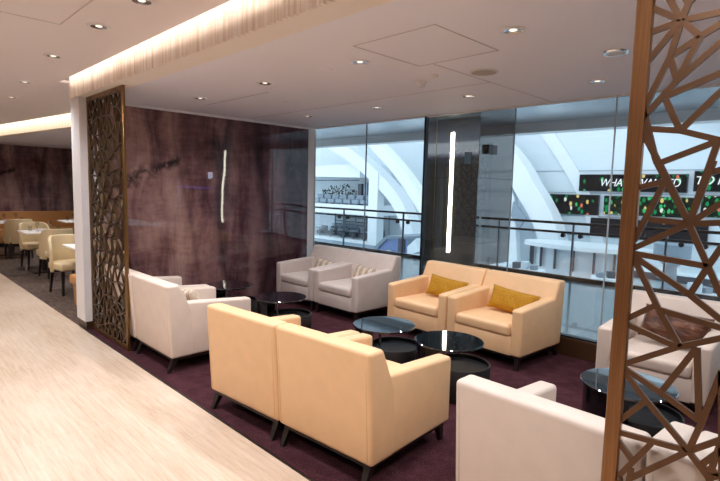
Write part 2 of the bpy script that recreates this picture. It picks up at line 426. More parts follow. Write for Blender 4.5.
taupe = armchair('taupe', 'pipe_cream', .85, .80)
yel = armchair('yellow', 'pipe_yellow', .79)
yelw = armchair('yellow', 'pipe_yellow', .875, .78)
R = math.radians
G = 'leather armchairs of the lounge'
place(yel, (-3.005, 2.235, 0), R(4), 'yellow leather armchair seen from behind, left of the foreground pair beside the pale floor', G)
place(yel, (-2.212, 2.29, 0), R(4), 'yellow leather armchair seen from behind in the centre foreground, its right side panel showing', G)
place(yelw, (-3.445, 4.72, 0), PI-R(3), 'yellow leather armchair by the dark column, left of the far pair, with ochre pillow', G)
place(yelw, (-2.565, 4.674, 0), PI-R(3), 'yellow leather armchair by the window, right of the far pair, with ochre pillow', G)
place(taupe, (-5.61, 4.68, 0), PI, 'grey beige armchair with striped pillow in the corner against the marble wall', G)
place(taupe, (-4.755, 4.68, 0), PI, 'grey beige armchair with striped pillow by the window, right of the corner one', G)
place(cream, (-4.58, 2.275, 0), 0, 'white leather armchair seen from behind, right beside the tall bronze lattice panel', G)
place(cream, (-5.39, 2.275, 0), 0, 'white leather armchair mostly hidden behind the far bronze lattice panel', G)
place(cream, (-.88, 2.36, 0), R(-1), 'pale pink leather armchair seen from behind at the bottom edge of the picture', G)
place(cream, (-.07, 2.345, 0), R(-1), 'pale leather armchair behind the near lattice, at the lower right corner', G)
place(cream, (-1.10, 4.70, 0), PI, 'cream leather armchair with a brown satin pillow behind the near lattice', G)

# ------------------------------------------------------------ pillows
def pillow(name, w, h, t, mat, loc, rot, label, group=None):
    bm = bmesh.new(); n = 18; top = {}; 
    for s in (1, -1):
        g = [[None]*(n+1) for _ in range(n+1)]
        for i in range(n+1):
            for j in range(n+1):
                u, v = -1+2*i/n, -1+2*j/n
                edge = i in (0, n) or j in (0, n)
                k = (1-u**4)*(1-v**4)
                th = t/2*max(0, k)**.55
                x = u*w/2*(1-.05*(1-v*v)); z = v*h/2*(1-.09*(1-u*u))
                wr = .004*math.sin(u*9+v*4)*k
                if edge and s == -1: g[i][j] = top[(i, j)]
                else:
                    g[i][j] = bm.verts.new((x, s*th+wr, z))
                    if edge: top[(i, j)] = g[i][j]
        for i in range(n):
            for j in range(n):
                bm.faces.new((g[i][j], g[i+1][j], g[i+1][j+1], g[i][j+1]))
    o = obj(name, bm, mat, None, angle=80); o.location = loc; o.rotation_euler = rot
    return tag(o, label, 'pillow', group)
PG = 'pillows on the armchairs'
pillow('pillow', .50, .25, .13, 'ochre', (-3.36, 4.78, .545), (R(-22), R(5), R(4)), 'ochre yellow pillow on the yellow armchair beside the dark column', PG)
pillow('pillow', .52, .25, .13, 'ochre', (-2.50, 4.735, .545), (R(-22), R(6), R(2)), 'ochre yellow pillow on the yellow armchair nearer the bronze post', PG)
pillow('pillow', .44, .22, .12, 'stripe', (-5.47, 4.75, .53), (R(-22), R(6), R(4)), 'brown striped pillow on the corner armchair by the marble wall', PG)
pillow('pillow', .44, .22, .12, 'stripe', (-4.65, 4.75, .53), (R(-22), R(3), R(0)), 'brown striped pillow on the grey beige armchair beside the window', PG)
pillow('pillow', .50, .28, .14, 'satin', (-1.04, 4.72, .59), (R(-22), R(5), R(0)), 'dark brown satin pillow on the cream armchair behind the near lattice', PG)
pillow('pillow', .46, .26, .12, 'stripe', (-4.53, 2.19, .56), (R(20), R(-5), R(0)), 'striped pillow half hidden in the white armchair near the far lattice', PG)

# ------------------------------------------------------------ round tables
def round_table():
    r = thing('side_table', 'x', 'table')
    tp = obj('table_top', lathe([(0,.432), (.276,.432), (.282,.436), (.282,.446), (.278,.45), (0,.45)], 56), 'tableglass', r)
    dr = obj('drum', lathe([(0,.0), (.236,.0), (.238,.262), (.234,.267), (.222,.267), (.219,.235), (0,.235)], 56, (.075,.075)), 'blackmatt', r)
    obj('tall_shell', lathe([(.262,.02), (.262,.432), (.25,.432), (.25,.02)], 30, (.0,.0), R(160), R(290), True), 'black', r)
    obj('bracket', tube((.0,-.05,.24), (.0,-.05,.43), .011, n=12), 'chrome', r)
    return r
rt = round_table(); TG = 'round black glass tables'
for i, (x, y, lab) in enumerate([
    (-2.32,3.36,'round black glass table in the centre with a bright strip reflected in its top'),
    (-3.0,3.32,'round dark glass table reflecting blue daylight, behind the front yellow armchairs'),
    (-4.52,3.28,'round black table in front of the corner armchair by the marble wall'),
    (-5.48,3.2,'round black table farthest left, standing close to the marble wall'),
    (-1.0,3.47,'round dark glass table behind the near bronze lattice post')]):
    if i == 0: rt.location = (x, y, 0); rt['label'] = lab; rt['group'] = TG
    else: dup(rt, (x, y, 0), 0, lab, TG)

# ------------------------------------------------------------ bronze lattice screens
SEG = [(0.08, 2.197, 0.048, 2.258), (0.08, 2.197, 0.096, 2.246), (0.08, 2.197, 0.184, 2.2), (0.08, 2.197, 0.005, 2.247), (0.08, 2.197, 0.005, 2.181), (0.08, 2.197, 0.012, 2.11), (0.08, 2.197, 0.135, 2.139), (0.08, 2.197, 0.057, 2.092), (0.057, 2.092, 0.013, 1.986), (0.135, 2.139, 0.057, 2.092), (0.135, 2.139, 0.186, 2.167), (0.135, 2.139, 0.081, 2.016), (0.057, 2.092, 0.081, 2.016), (0.191, 2.115, 0.081, 2.016), (0.081, 2.016, 0.016, 1.937), (0.053, 1.97, 0.198, 2.023), (0.054, 1.961, 0.102, 1.86), (0.102, 1.86, 0.202, 1.972), (0.01, 1.872, 0.102, 1.86), (0.102, 1.86, 0.214, 1.823), (0.204, 1.823, 0.051, 1.76), (0.204, 1.823, 0.148, 1.571), (0.014, 1.827, 0.051, 1.76), (0.051, 1.76, 0.148, 1.571), (0.148, 1.571, 0.04, 1.769), (0.148, 1.571, 0.198, 1.765), (0.148, 1.571, 0.228, 1.639), (0.148, 1.571, 0.233, 1.579), (0.034, 1.578, 0.148, 1.571), (0.013, 1.489, 0.148, 1.571), (0.148, 1.571, 0.208, 1.443), (0.014, 1.686, 0.072, 1.702), (0.072, 1.702, 0.019, 1.567), (0.188, 1.728, 0.22, 1.738), (0.04, 1.769, 0.01, 1.872), (0.012, 1.46, 0.208, 1.443), (0.208, 1.443, 0.251, 1.354), (0.208, 1.443, 0.238, 1.508), (0.208, 1.443, 0.167, 1.348), (0.011, 1.443, 0.167, 1.348), (0.167, 1.348, 0.256, 1.283), (0.013, 1.418, 0.085, 1.285), (0.085, 1.285, 0.153, 1.177), (0.017, 1.255, 0.078, 1.3), (0.085, 1.285, 0.258, 1.26), (0.014, 1.211, 0.147, 1.174), (0.012, 1.089, 0.147, 1.174), (0.147, 1.174, 0.26, 1.23), (0.199, 1.185, 0.222, 0.957), (0.199, 1.185, 0.111, 1.012), (0.014, 1.055, 0.111, 1.012), (0.111, 1.012, 0.222, 0.955), (0.015, 1.03, 0.071, 0.971), (0.071, 0.971, 0.202, 0.846), (0.071, 0.971, 0.004, 0.887), (0.268, 1.128, 0.231, 0.958), (0.231, 0.958, 0.202, 0.846), (0.202, 0.846, 0.285, 0.917), (-0.002, 0.832, 0.202, 0.846), (0.047, 0.688, 0.202, 0.846), (0.202, 0.846, 0.261, 0.784), (0.236, 0.812, 0.288, 0.886), (0.237, 0.809, 0.294, 0.805), (-0.002, 0.795, 0.042, 0.75), (0.095, 0.828, 0.005, 0.676)]
def lattice_parts(bw=.0185, gap=.14, seed=11, traced=True, dp=.012, skip=.12):
    rnd = random.Random(seed)
    def bar(bm, a, c, d):
        return sweep([(a[0], d, a[1]), (c[0], d, c[1])], bw, dp, (0,1,0), bm)
    bm = None
    for k, (x0, z0, x1, z1) in enumerate(SEG if traced else []):
        sl = (z1-z0)/(x1-x0)
        if x0 < .022: z0 += sl*(-.006-x0); x0 = -.006
        if x1 < .022: z1 += sl*(-.006-x1); x1 = -.006
        bm = bar(bm, (x0, z0), (x1, z1), .0006*(k % 5))
    # rest of the web: same star-shaped mesh of triangles
    pts = []
    tries = 0
    while len(pts) < 200 and tries < 6000:
        tries += 1
        p = (rnd.uniform(.03, .96), rnd.uniform(.05, 2.55))
        if traced and p[0] < .32 and .62 < p[1] < 2.3: continue
        if all(math.hypot(p[0]-q[0], p[1]-q[1]) > gap for q in pts): pts.append(p)
    seeds = [(.285,.917), (.294,.805), (.26,1.23), (.268,1.128), (.251,1.354), (.233,1.579), (.238,1.70), (.214,1.823), (.202,1.972), (.198,2.023), (.191,2.115), (.186,2.2), (.096,2.246), (.048,2.258), (.261,.784), (.042,.72), (.005,.676)]
    allp = pts+(seeds if traced else [])+[(0,z) for z in (.1,.3,.5,2.35,2.5)]+[(1.0,z) for z in (.12,.4,.7,.95,1.2,1.5,1.75,2.05,2.3,2.5)]+[(x,.03) for x in (.15,.4,.62,.85)]+[(x,2.57) for x in (.12,.35,.6,.85)]
    co, edges, faces, *_ = delaunay_2d_cdt([Vector(p) for p in allp], [], [], 0, 1e-4)
    k = 0
    for a, c in edges:
        a, c = co[a], co[c]
        if traced and a.x < .27 and c.x < .27 and .65 < (a.y+c.y)/2 < 2.26: continue
        if (a-c).length > .55 or rnd.random() < skip: continue
        mid = (a+c)/2
        if traced and mid.x < .2 and .66 < mid.y < 2.25: continue
        k += 1; bm = bar(bm, a, c, .0006*(k % 6))
    return bm
def screen(name, label, x0, y, z1, mat, **k):
    r = thing(name, label, 'screen', (x0+.545, y, 0), 0, 'bronze lattice screens')
    lat = lattice_parts(**k); bmesh.ops.translate(lat, verts=lat.verts[:], vec=(-.495, 0, 0))
    obj('lattice', lat, 'copperbar' if mat == 'bronze' else 'bronzebar', r, smooth=False)
    for sx in (-1, 1):
        a, c = sorted((sx*.545, sx*.495)); obj('post', box(a, c, -.012, .012, 0, z1, .003, 1), mat, r)
    obj('rail', box(-.495, .495, -.012, .012, 0, .05, .003, 1), mat, r)
    obj('rail', box(-.495, .495, -.012, .012, z1-.05, z1, .003, 1), mat, r)
    return r
screen('lattice_screen', 'bronze lattice panel with a tall copper post close to the camera at the right', -.59, 1.84, ZC-.014, 'bronze')
screen('lattice_screen', 'dark bronze lattice panel standing against the white pillar at the left', -6.14, 1.83, ZC-.014, 'bronzedark', bw=.015, gap=.125, dp=.026, skip=.03, seed=5, traced=False)['category'] = 'screen'

# ------------------------------------------------------------ ceiling fittings
def downlight(z=ZC):
    r = thing('downlight', 'x', 'ceiling light')
    obj('trim_ring', lathe([(.078,0), (.078,-.004), (.072,-.007), (.056,-.007), (.052,0)], 28), 'whitepaint', r)
    obj('reflector', lathe([(.055,-.006), (.04,-.003), (.03,-.0015), (.024,-.001)], 28), 'chrome', r)
    obj('lamp', lathe([(0,-.004), (.018,-.004), (.023,-.001)], 20), 'lampglow', r)
    return r
dl = downlight(); first = True
spots = [(-1.55,2.76,'lounge ceiling downlight nearest the bronze post'), (-2.76,2.70,'lounge ceiling downlight left of the square access panel'),
 (-3.97,2.68,'lounge ceiling downlight above the front yellow armchairs'), (-5.20,2.68,'lounge ceiling downlight near the marble wall close to the beam'),
 (-1.68,4.41,'lounge ceiling downlight close to the window beside the bronze post'), (-2.88,4.32,'lounge ceiling downlight close to the window before the dark column'),
 (-4.08,4.28,'lounge ceiling downlight close to the window glass joint'), (-5.28,4.23,'lounge ceiling downlight in the corner of marble wall and window'),
 (-.35,2.8,'lounge ceiling downlight above the near pale armchair'), (-.45,4.4,'lounge ceiling downlight behind the near lattice'),
 (1.2,2.8,'lounge ceiling downlight out to the right'), (1.2,4.4,'lounge ceiling downlight right of the window bay')]
kor = [(-3.21,1.28,'corridor ceiling downlight at the top edge of the picture'), (-3.95,1.27,'corridor ceiling downlight, the larger one beside the ceiling slot line'), (-5.17,1.28,'corridor ceiling downlight in the middle of the row'),
 (-6.75,1.38,'corridor ceiling downlight third along, near the pillar'), (-8.1,1.5,'smallest corridor ceiling downlight near the far cove'), (-1.8,1.28,'corridor ceiling downlight over the pale floor nearest the viewer'), (-.4,1.2,'corridor ceiling downlight above the viewer')]
def spot(x, y, z, e, size=2.5, col=(.965,.97,1), soft=.05):
    l = bpy.data.lights.new('downlight_beam', 'SPOT'); l.energy = e; l.color = col; l.spot_size = size; l.spot_blend = .9; l.shadow_soft_size = soft
    o = bpy.data.objects.new('downlight_beam', l); C.objects.link(o); o.location = (x, y, z-.02)
for x, y, lab in spots+kor:
    z = ZC if (x, y, lab) in spots else ZK
    if first: dl.location = (x, y, z); dl['label'] = lab; dl['group'] = 'round ceiling downlights'; first = False
    else: dup(dl, (x, y, z), 0, lab, 'round ceiling downlights')
    spot(x, y, z, 50 if z == ZC else 70)
for x in (-.2,-2.2,-4.2,-6.2,-8.2,-10.5): spot(x, -.4, ZK, 75)
for x, y in ((-8.2,2.95), (-10.4,2.9), (-12.4,2.8), (-14.2,3.0), (-9.5,4.3), (-12,4.3)): spot(x, y, ZC, 55)
r = thing('ceiling_speaker', 'flush round white speaker grille in the lounge ceiling', 'speaker', (-2.23,3.55,ZC))
obj('grille', lathe([(0,-.010), (.08,-.010), (.098,-.006), (.1,0)], 36), simple('speaker_grille', (176,168,164), .7), r)
obj('rim', lathe([(.098,0), (.098,-.008), (.108,-.008), (.112,0)], 36), 'whitepaint', r)
r = thing('smoke_detector', 'small boxy white detector on the lounge ceiling left of the speaker', 'smoke detector', (-2.84,3.53,ZC))
obj('base', lathe([(0,-.012), (.052,-.012), (.055,0)], 24), 'whitepaint', r); obj('housing', lathe([(0,-.045), (.028,-.045), (.04,-.012)], 24), 'whitepaint', r)
r = thing('sensor', 'tiny round white sensor on the ceiling between detector and access panel', 'sensor', (-2.59,3.39,ZC))
obj('base', lathe([(0,-.02), (.02,-.02), (.032,0)], 20), 'whitepaint', r)
cp = thing('blanking_disc', 'flat white blanking disc on the lounge ceiling beside the access panel', 'disc', (-3.15,2.71,ZC), 0, 'flat discs on the ceiling')
obj('face', lathe([(0,-.005), (.05,-.005), (.055,0)], 28), 'ceiling', cp)
dup(cp, (-4.62,3.42,ZC), 0, 'flat white blanking disc on the lounge ceiling toward the marble wall')
r = thing('ceiling_lamp', 'flat frosted round lamp on the lounge ceiling beside the bronze post', 'ceiling light', (-1.27,3.61,ZC))
obj('rim', lathe([(.06,0), (.06,-.01), (.075,-.01), (.08,0)], 30), 'chrome', r); obj('diffuser', lathe([(0,-.012), (.05,-.01), (.062,-.004)], 30), 'whitepaint', r)

# cove lights in the slots (lamps on top of the corridor ceiling, shining at the beam)
def area(name, loc, rot, sx, sy, e, col):
    l = bpy.data.lights.new(name, 'AREA'); l.shape = 'RECTANGLE'; l.size = sx; l.size_y = sy; l.energy = e; l.color = col
    o = bpy.data.objects.new(name, l); C.objects.link(o); o.location = loc; o.rotation_euler = rot
area('cove_strip', (-1.2, 1.575, 2.87), (R(82), 0, 0), 10.2, .04, 21, (1,.86,.70))
ang = math.atan2(1.42, 10.55)
area('cove_strip', (-11.7, 2.06, 2.87), (R(78), 0, ang), 10.4, .04, 30, (1,.87,.64))

# ------------------------------------------------------------ dining area
def dining_chair(mat):
    r = thing('dining_chair', 'x', 'chair')       # faces +x
    obj('seat', box(-.2, .26, -.235, .235, .36, .48, .035, 4), mat, r)
    n = 20; prof = []
    bm = bmesh.new(); rings = []
    for i in range(n+1):
        a = R(95)+R(170)*i/n
        f = abs(i-n/2)/(n/2); top = .86-.20*f**6
        rx, ry = .30, .285
        ring = []
        for rr, z in ((0,.33), (0,top), (.045,top), (.045,.33)):
            k = 1-rr/.29; tilt = 1+.10*(z-.33)/.5
            ring.append(bm.verts.new((.02+rx*k*math.cos(a)*tilt, ry*k*math.sin(a)*(.93+.1*(z-.33)), z)))
        rings.append(ring)
    for r0, r1 in zip(rings, rings[1:]):
        for j in range(4): bm.faces.new((r0[j], r0[(j+1) % 4], r1[(j+1) % 4], r1[j]))
    bm.faces.new(rings[0]); bm.faces.new(rings[-1][::-1])
    bmesh.ops.recalc_face_normals(bm, faces=bm.faces[:]); bevel(bm, .012, 2)
    obj('backrest', bm, mat, r, angle=60)
    for sx in (-1, 1):
        for sy in (-1, 1):
            obj('leg', leg4((sx*.18, sy*.18, .36), (sx*.22, sy*.20, 0), .022, .013), 'darkwood', r, smooth=False)
    return r
M['chaircream'] = leather('chair_cream', (216,196,156)); M['chairolive'] = leather('chair_olive', (176,160,112))
dc = dining_chair('chaircream')
DG = 'cream tub chairs of the dining area'
for i, (x, y, rz, lab) in enumerate([
    (-8.45,2.22,R(8),'cream dining chair nearest the white pillar, facing the nearest table'),
    (-10.05,2.42,R(186),'cream dining chair showing its tall back beside the middle table'),
    (-11.45,2.42,R(4),'cream dining chair turned to the middle table from the left'),
    (-13.0,2.42,R(184),'cream dining chair at the left edge of the picture'),
    (-12.75,3.85,R(180),'olive looking dining chair at the rear table beside the pillar')]):
    if i == 0: dc.location = (x, y, 0); dc.rotation_euler = (0,0,rz); dc['label'] = lab; dc['group'] = DG
    else: dup(dc, (x, y, 0), rz, lab, DG)
def dining_table():
    r = thing('dining_table', 'x', 'table')
    obj('table_top', box(-.37, .37, -.36, .36, .72, .75, .006, 2), 'tablewhite', r)
    obj('pedestal', box(-.05, .05, -.05, .05, .02, .72), 'darkwood', r, smooth=False)
    obj('foot', box(-.25, .25, -.25, .25, 0, .02, .004, 1), 'darkwood', r)
    return r
def wine_glass():
    return lathe([(0,0), (.033,0), (.033,.003), (.005,.008), (.004,.085), (.02,.1), (.034,.13), (.03,.185), (.0285,.185), (.032,.13), (.018,.104), (0,.098)], 16)
def tumbler():
    return lathe([(0,0), (.03,0), (.035,.095), (.033,.095), (.028,.006), (0,.006)], 16)
def plate():
    return lathe([(0,0), (.06,0), (.11,.014), (.112,.017), (.06,.005), (0,.005)], 24)
wg = tm = pl = nk = None
dt = dining_table()
for i, (x, y, lab) in enumerate([(-7.95,2.45,'white topped dining table nearest the white pillar'), (-10.78,2.42,'white topped dining table in the middle of the front row'),
        (-13.75,2.42,'white topped dining table at the far left of the front row'), (-13.5,3.75,'white topped dining table in the rear row by the marble wall')]):
    if i == 0: dt.location = (x, y, 0); dt['label'] = lab; dt['group'] = 'white dining tables'
    else: dup(dt, (x, y, 0), 0, lab, 'white dining tables')
    where = ('table nearest the pillar', 'middle front table', 'far left table', 'rear row table')[i]
    for k, s in enumerate((-1, 1)):
        side = ('left', 'right')[k]
        for nm, fn, mt, dx, dy, cat in (('wine_glass', wine_glass, 'clear', .16, .14, 'glass'), ('tumbler', tumbler, 'clear', .12, -.2, 'glass'), ('plate', plate, 'china', .24, 0, 'plate')):
            key = nm
            src = globals().get('_'+nm)
            if src is None:
                o = obj(nm, fn(), mt); globals()['_'+nm] = o
            else:
                o = src.copy(); C.objects.link(o)
            o.location = (x+s*dx, y+dy*(-s if nm != 'plate' else 1), .75)
            tag(o, '%s on the %s side of the %s' % ({'wine_glass': 'stemmed clear glass', 'tumbler': 'short clear tumbler', 'plate': 'white plate'}[nm], side, where), cat, nm.replace('_', ' ')+'s on the dining tables')
# bench along the wall
r = thing('bench', 'long tan upholstered bench against the far marble wall', 'bench', (-15.5, 3.2, 0))
obj('seat', box(-.25, .28, -1.9, 1.9, .1, .46, .03, 3), 'tan', r)
obj('backrest', box(-.298, -.18, -1.9, 1.9, .1, .88, .02, 3), 'tan', r)
obj('plinth', box(-.29, .22, -1.88, 1.88, 0, .1), 'darkwood', r, smooth=False)
# low tan seat beside the pillar
r = thing('ottoman', 'tan leather low seat half hidden behind the white pillar', 'seat', (-7.05, 2.17, 0))
obj('seat', box(-.3, .3, -.26, .26, .33, .46, .035, 4), 'tan', r)
obj('body', prism([(-.24,.05), (-.3,.36), (.3,.36), (.24,.05)], -.22, .22, 'y', .015, 2), 'tan', r)
obj('plinth', box(-.2, .2, -.18, .18, 0, .06), 'darkwood', r, smooth=False)

# ------------------------------------------------------------ outside: walkway, balustrade, columns
struct('floor', box(-19, 9, YW+.06, 9.92, -.35, 0), 'walkway', smooth=False)
struct('trim_30', box(-19, 9, 9.92, 9.98, -.40, .03), 'blackmetal', smooth=False)
struct('ceiling', box(-22, 14, YW+.06, 11.2, 3.3, 3.5), 'soffit', smooth=False)
struct('trim_31', box(-40, 16, 11.2, 11.6, 3.08, 3.6), 'outwhite', smooth=False)
def balustrade(label, x0, x1, first_post, step, joints_):
    r = thing('balustrade', label, 'railing', ((x0+x1)/2, 9.82, 0), 0, 'black railings of the walkway'); cx = (x0+x1)/2
    L = (x1-x0)/2
    obj('handrail', box(-L, L, -.03, .03, 1.08, 1.13, .006, 1), 'blackmetal', r)
    obj('middle_rail', box(-L, L, -.015, .015, .90, .945), 'blackmetal', r, smooth=False)
    obj('bottom_rail', box(-L, L, -.03, .05, .0, .07), 'blackmetal', r, smooth=False)
    x = first_post
    while x < x1:
        if x > x0: obj('post', box(x-cx-.016, x-cx+.016, -.02, .02, .07, 1.09), simple_post, r, smooth=False)
        x += step
    for j in joints_:
        for d in (-.17, .17):
            b = tube((j+d-cx, -.045, .865), (j+d-cx, .02, .865), .042, n=16); obj('clamp', b, 'blackmetal', r)
    g = obj('glass_panel', box(-L+.01, L-.01, .024, .034, .08, .90), 'glass', r, smooth=False)
    return r
simple_post = simple('steel_post', (96,110,122), .3, .6)
balustrade('black railing with glass left of the dark column, seen through the window', -18.5, -7.57, -17.2, 2.22, (-10.55, -8.33, -12.8))
balustrade('black railing with glass right of the dark column, seen through the window', -6.04, 3.64, -5.6, 1.6, (-4.02, -2.0))
def column(name, x0, x1, label):
    cx = (x0+x1)/2; L = (x1-x0)/2
    r = thing(name, label, 'column', (cx, 10.4, 0), 0, 'granite columns of the walkway')
    obj('shaft', box(-L, L, -.75, .75, 0, 3.3, .01, 1), 'granite', r)
    sx = .04 if cx < 0 else 0
    st = obj('light_strip', box(sx-.045, sx+.03, -.775, -.75, .27, 3.0, .004, 1), 'strip', r)
    st['label'] = 'tall glowing vertical light strip'
    obj('joint_line', box(-L-.002, L+.002, -.753, .753, 1.98, 1.988), 'blackmetal', r, smooth=False)
    obj('joint_line', box(-L-.002, L+.002, -.753, .753, .52, .526), 'blackmetal', r, smooth=False)
    obj('gold_reflection', box(-.43, -.42, -.754, -.75, 0, 3.3), simple('gold_glint_%s' % ('a' if cx < 0 else 'b'), (170,140,80), .3, .8), r, smooth=False)  # thin gold reflection on the granite, made as a metallic strip
    return r
column('column', -7.55, -6.08, 'dark polished granite column with a bright vertical light strip outside the window')
column('column', 3.68, 5.15, 'dark granite column with light strip, the one mirrored in the marble wall')
r = thing('wall_plate', 'small pale square plate on the front of the dark column', 'plate', (-6.36, 9.648, 2.42))
obj('cover', box(-.085, .085, -.012, 0, -.13, .13, .004, 1), 'outgrey', r)
r = thing('sign_box', 'small black box fixed high on the side of the dark column', 'sign', (-6.08, 10.05, 2.62))
obj('case', box(0, .09, -.16, .2, -.1, .1, .006, 1), 'blackmetal', r)

struct('wall_shopfront', box(5.16, 20, 9.98, 10.3, 0, 3.3), simple('dark_shopfront', (40,36,42), .5), smooth=False)
r = thing('shop_screen', 'small bright white screen on the dark shopfront, mirrored in the marble wall', 'screen', (5.89, 9.98, 2.08))
obj('casing', box(-.24, .24, -.05, 0, -.18, .18), 'blackmetal', r, smooth=False); obj('display', box(-.22, .22, -.055, -.05, -.16, .16), emis('white_display', (215,225,255), 9), r, smooth=False)
r = thing('shop_light', 'long faint blue light line along the dark shopfront', 'light', (7.2, 9.98, 1.55))
obj('tube', box(-1.9, 1.9, -.03, 0, -.025, .025), emis('blue_line', (90,110,255), 3), r, smooth=False)
r = thing('shop_light', 'upright pale light tube at the far end of the dark shopfront', 'light', (9.0, 9.98, .8))
obj('tube', box(-.03, .03, -.03, 0, 0, 1.18), emis('pale_line', (200,200,230), 4), r, smooth=False)
# ------------------------------------------------------------ outside: atrium
struct('floor', box(-70, 30, 10.2, 45, -3.3, -3.0), 'outwhite', smooth=False)
struct('wall_atrium_far', box(-70, -17, 34, 34.4, -3, 22), 'outpale', smooth=False)
struct('wall_atrium_right', box(-18.5, 30, 26.4, 26.8, -3, 22), 'outpale', smooth=False)
bm = None
for z in (-.4, .6, 1.78, 2.9): bm = box(-13, 12, 26.37, 26.4, z, z+.025, bm=bm)
struct('trim_32', bm, 'outgrey', smooth=False)
RG = 'white arched ribs of the atrium'
def rib(pts, w, d, label, mat='outwhite'):
    c = Vector(pts[-1]); o = obj('roof_rib', sweep(smooth_path(pts, 7), w, d), mat, angle=30)
    return tag(o, label, 'roof rib', RG)
rib([(-40,30,7.8), (-34.9,30,6.2), (-32.2,30,5.1), (-29.9,30,3.9), (-27.6,30,2.4), (-25.4,30,.4), (-23.8,30,-3)], 1.0, 1.2, 'broad white arched rib curving down at the left part of the window')
rib([(-34,29,9), (-28.6,29,6.0), (-26.8,29,4.7), (-25.2,29,3.4), (-23.6,29,1.8), (-21.6,29,-.6), (-20.5,29,-3)], .8, 1.0, 'white arched rib ending beside the dark column')
rib([(-20,25,8.5), (-15,25,4.6), (-13.5,25,3.2), (-12.6,25,1.9), (-11.9,25,.9), (-11.3,25,-.3), (-10.6,25,-3)], 1.1, 1.0, 'white inclined rib just right of the dark column')
rib([(-14.4,26.35,7.2), (-12.8,26.35,5.3), (-12.0,26.35,4.3), (-11.3,26.35,3.3), (-10.6,26.35,2.2), (-10.0,26.35,1.0), (-9.4,26.35,-1)], .6, .08, 'white sloping rib reaching down to the top left screen')
rib([(-9,25.6,9), (-6.0,25.6,6.2), (-3.0,25.6,4.4), (2,25.6,3.2)], .6, .6, 'white low rib above the screens seen through the near lattice')
o = obj('opening', prism([(-13.11,1.25), (-12.36,.42), (-12.72,-.1), (-13.2,.5)], 24.25, 24.47, 'y'), 'outgrey', smooth=False); tag(o, 'grey slanted window in the white rib base right of the column', 'window')
r = thing('pier', 'wide white wall pier rising at the right edge of the dark column', 'pier', (-14.1,24.6,-3))
obj('shaft', prism([(-1.0,0), (1.4,0), (.9,4.4), (-.1,7.1), (-1.0,7.4)], -.1, .3, 'y'), 'outwhite', r, smooth=False)

# terraces at the left
struct('floor', box(-50, -28.6, 30, 34, -3.0, -2.62), 'outwhite', smooth=False)
struct('floor', box(-50, -28.6, 30, 34, -.45, .37), 'outwhite', smooth=False)
struct('ceiling', prism([(-50,3.0), (-30.35,2.7), (-30.35,3.86), (-50,3.5)], 30, 34, 'y'), 'outwhite', smooth=False)
r = thing('pillar', 'square white pillar beside the terraces left of the dark column', 'pillar', (-28.1,29.7,-3)); obj('shaft', box(-.5, .5, -.4, .4, 0, 6.05), 'outwhite', r, smooth=False)
o = obj('railing', box(-50, -30.5, 30.02, 30.08, 2.42, 2.5), 'outdark', smooth=False); tag(o, 'thin dark rail line above the plants of the upper terrace', 'railing')
rnd = random.Random(3)
def plant(x, y, z, h, w, lab, grp):
    r = thing('potted_plant', lab, 'plant', (x, y, z), 0, grp)
    obj('pot', lathe([(0,0), (.22,0), (.3,.45), (.26,.45), (.24,.4), (0,.4)], 14), 'outgrey', r)
    bm = bmesh.new()
    for i in range(46):
        a = rnd.uniform(0, 2*PI); q = rnd.uniform(.1,1)**.6; zz = .5+rnd.uniform(0,1)*(h-.7)
        rr = w*.5*q*math.sin(min(1,(zz-.3)/h)*PI*.85+.25); cx, cy = rr*math.cos(a), rr*math.sin(a); s = rnd.uniform(.1,.19)
        d = [Vector((rnd.gauss(0,1), rnd.gauss(0,1), rnd.gauss(0,1))).normalized()*s for _ in range(2)]
        vs = [bm.verts.new(Vector((cx,cy,zz))+v) for v in (-d[0], d[1]*.5, d[0], -d[1]*.5)]
        bm.faces.new(vs)
    bm = tube((0,0,.38), (0,0,h*.7), .03, n=6, bm=bm)
    obj('foliage', bm, 'leaf', r, smooth=False)
for i, (x, h, w) in enumerate([(-36.6,1.5,.7), (-35.7,1.8,.8), (-34.8,1.9,.8), (-33.9,2.0,.8), (-33.0,1.5,.8), (-32.1,1.0,.6)]):
    plant(x, 31.7, .37, h, w, 'potted plant on the upper terrace, %s from the left' % ['first', 'second', 'third', 'fourth', 'fifth', 'sixth'][i], 'potted plants on the upper terrace')
for i, x in enumerate((-31.35, -30.65, -30.1)):
    o = obj('cabinet', box(x-.22, x+.22, 31, 31.5, .37, 2.2+.1*i, .01, 1), 'outgrey' if i % 2 else 'outdark'); tag(o, 'tall dark display cabinet on the upper terrace, %s of three' % ['leftmost', 'middle', 'rightmost'][i], 'cabinet', 'display cabinets on the upper terrace')
def cafe_table(mat):
    r = thing('cafe_table', 'x', 'table'); obj('table_top', lathe([(0,.7), (.42,.7), (.42,.74), (0,.74)], 20), mat, r); obj('pedestal', tube((0,0,0), (0,0,.7), .05, n=8), 'outdark', r); return r
def lounge_seat(mat):
    r = thing('terrace_seat', 'x', 'seat'); obj('seat', box(-.42, .42, -.35, .3, .1, .45, .05, 2), mat, r); obj('backrest', box(-.42, .42, .22, .4, .1, .85, .05, 2), mat, r); return r
ct = cafe_table('outgrey'); ls = lounge_seat('outgrey'); ls2 = lounge_seat('outdark'); ct1 = ls1 = lsb = True
n = 0
ordn = ['first', 'second', 'third', 'fourth', 'fifth', 'sixth', 'seventh', 'eighth', 'ninth', 'tenth', 'eleventh', 'twelfth']
def rowput(src, pts, labf, grp):
    for i, (x, y, z) in enumerate(pts):
        if i == 0: src.location = (x, y, z); src['label'] = labf(i); src['group'] = grp
        else: dup(src, (x, y, z), 0, labf(i), grp)
rowput(ls, [(-36.3+1.05*i, 30.5, .37) for i in range(7)], lambda i: 'grey seat along the edge of the upper terrace, %s from the left' % ordn[i], 'grey seats of the upper terrace')
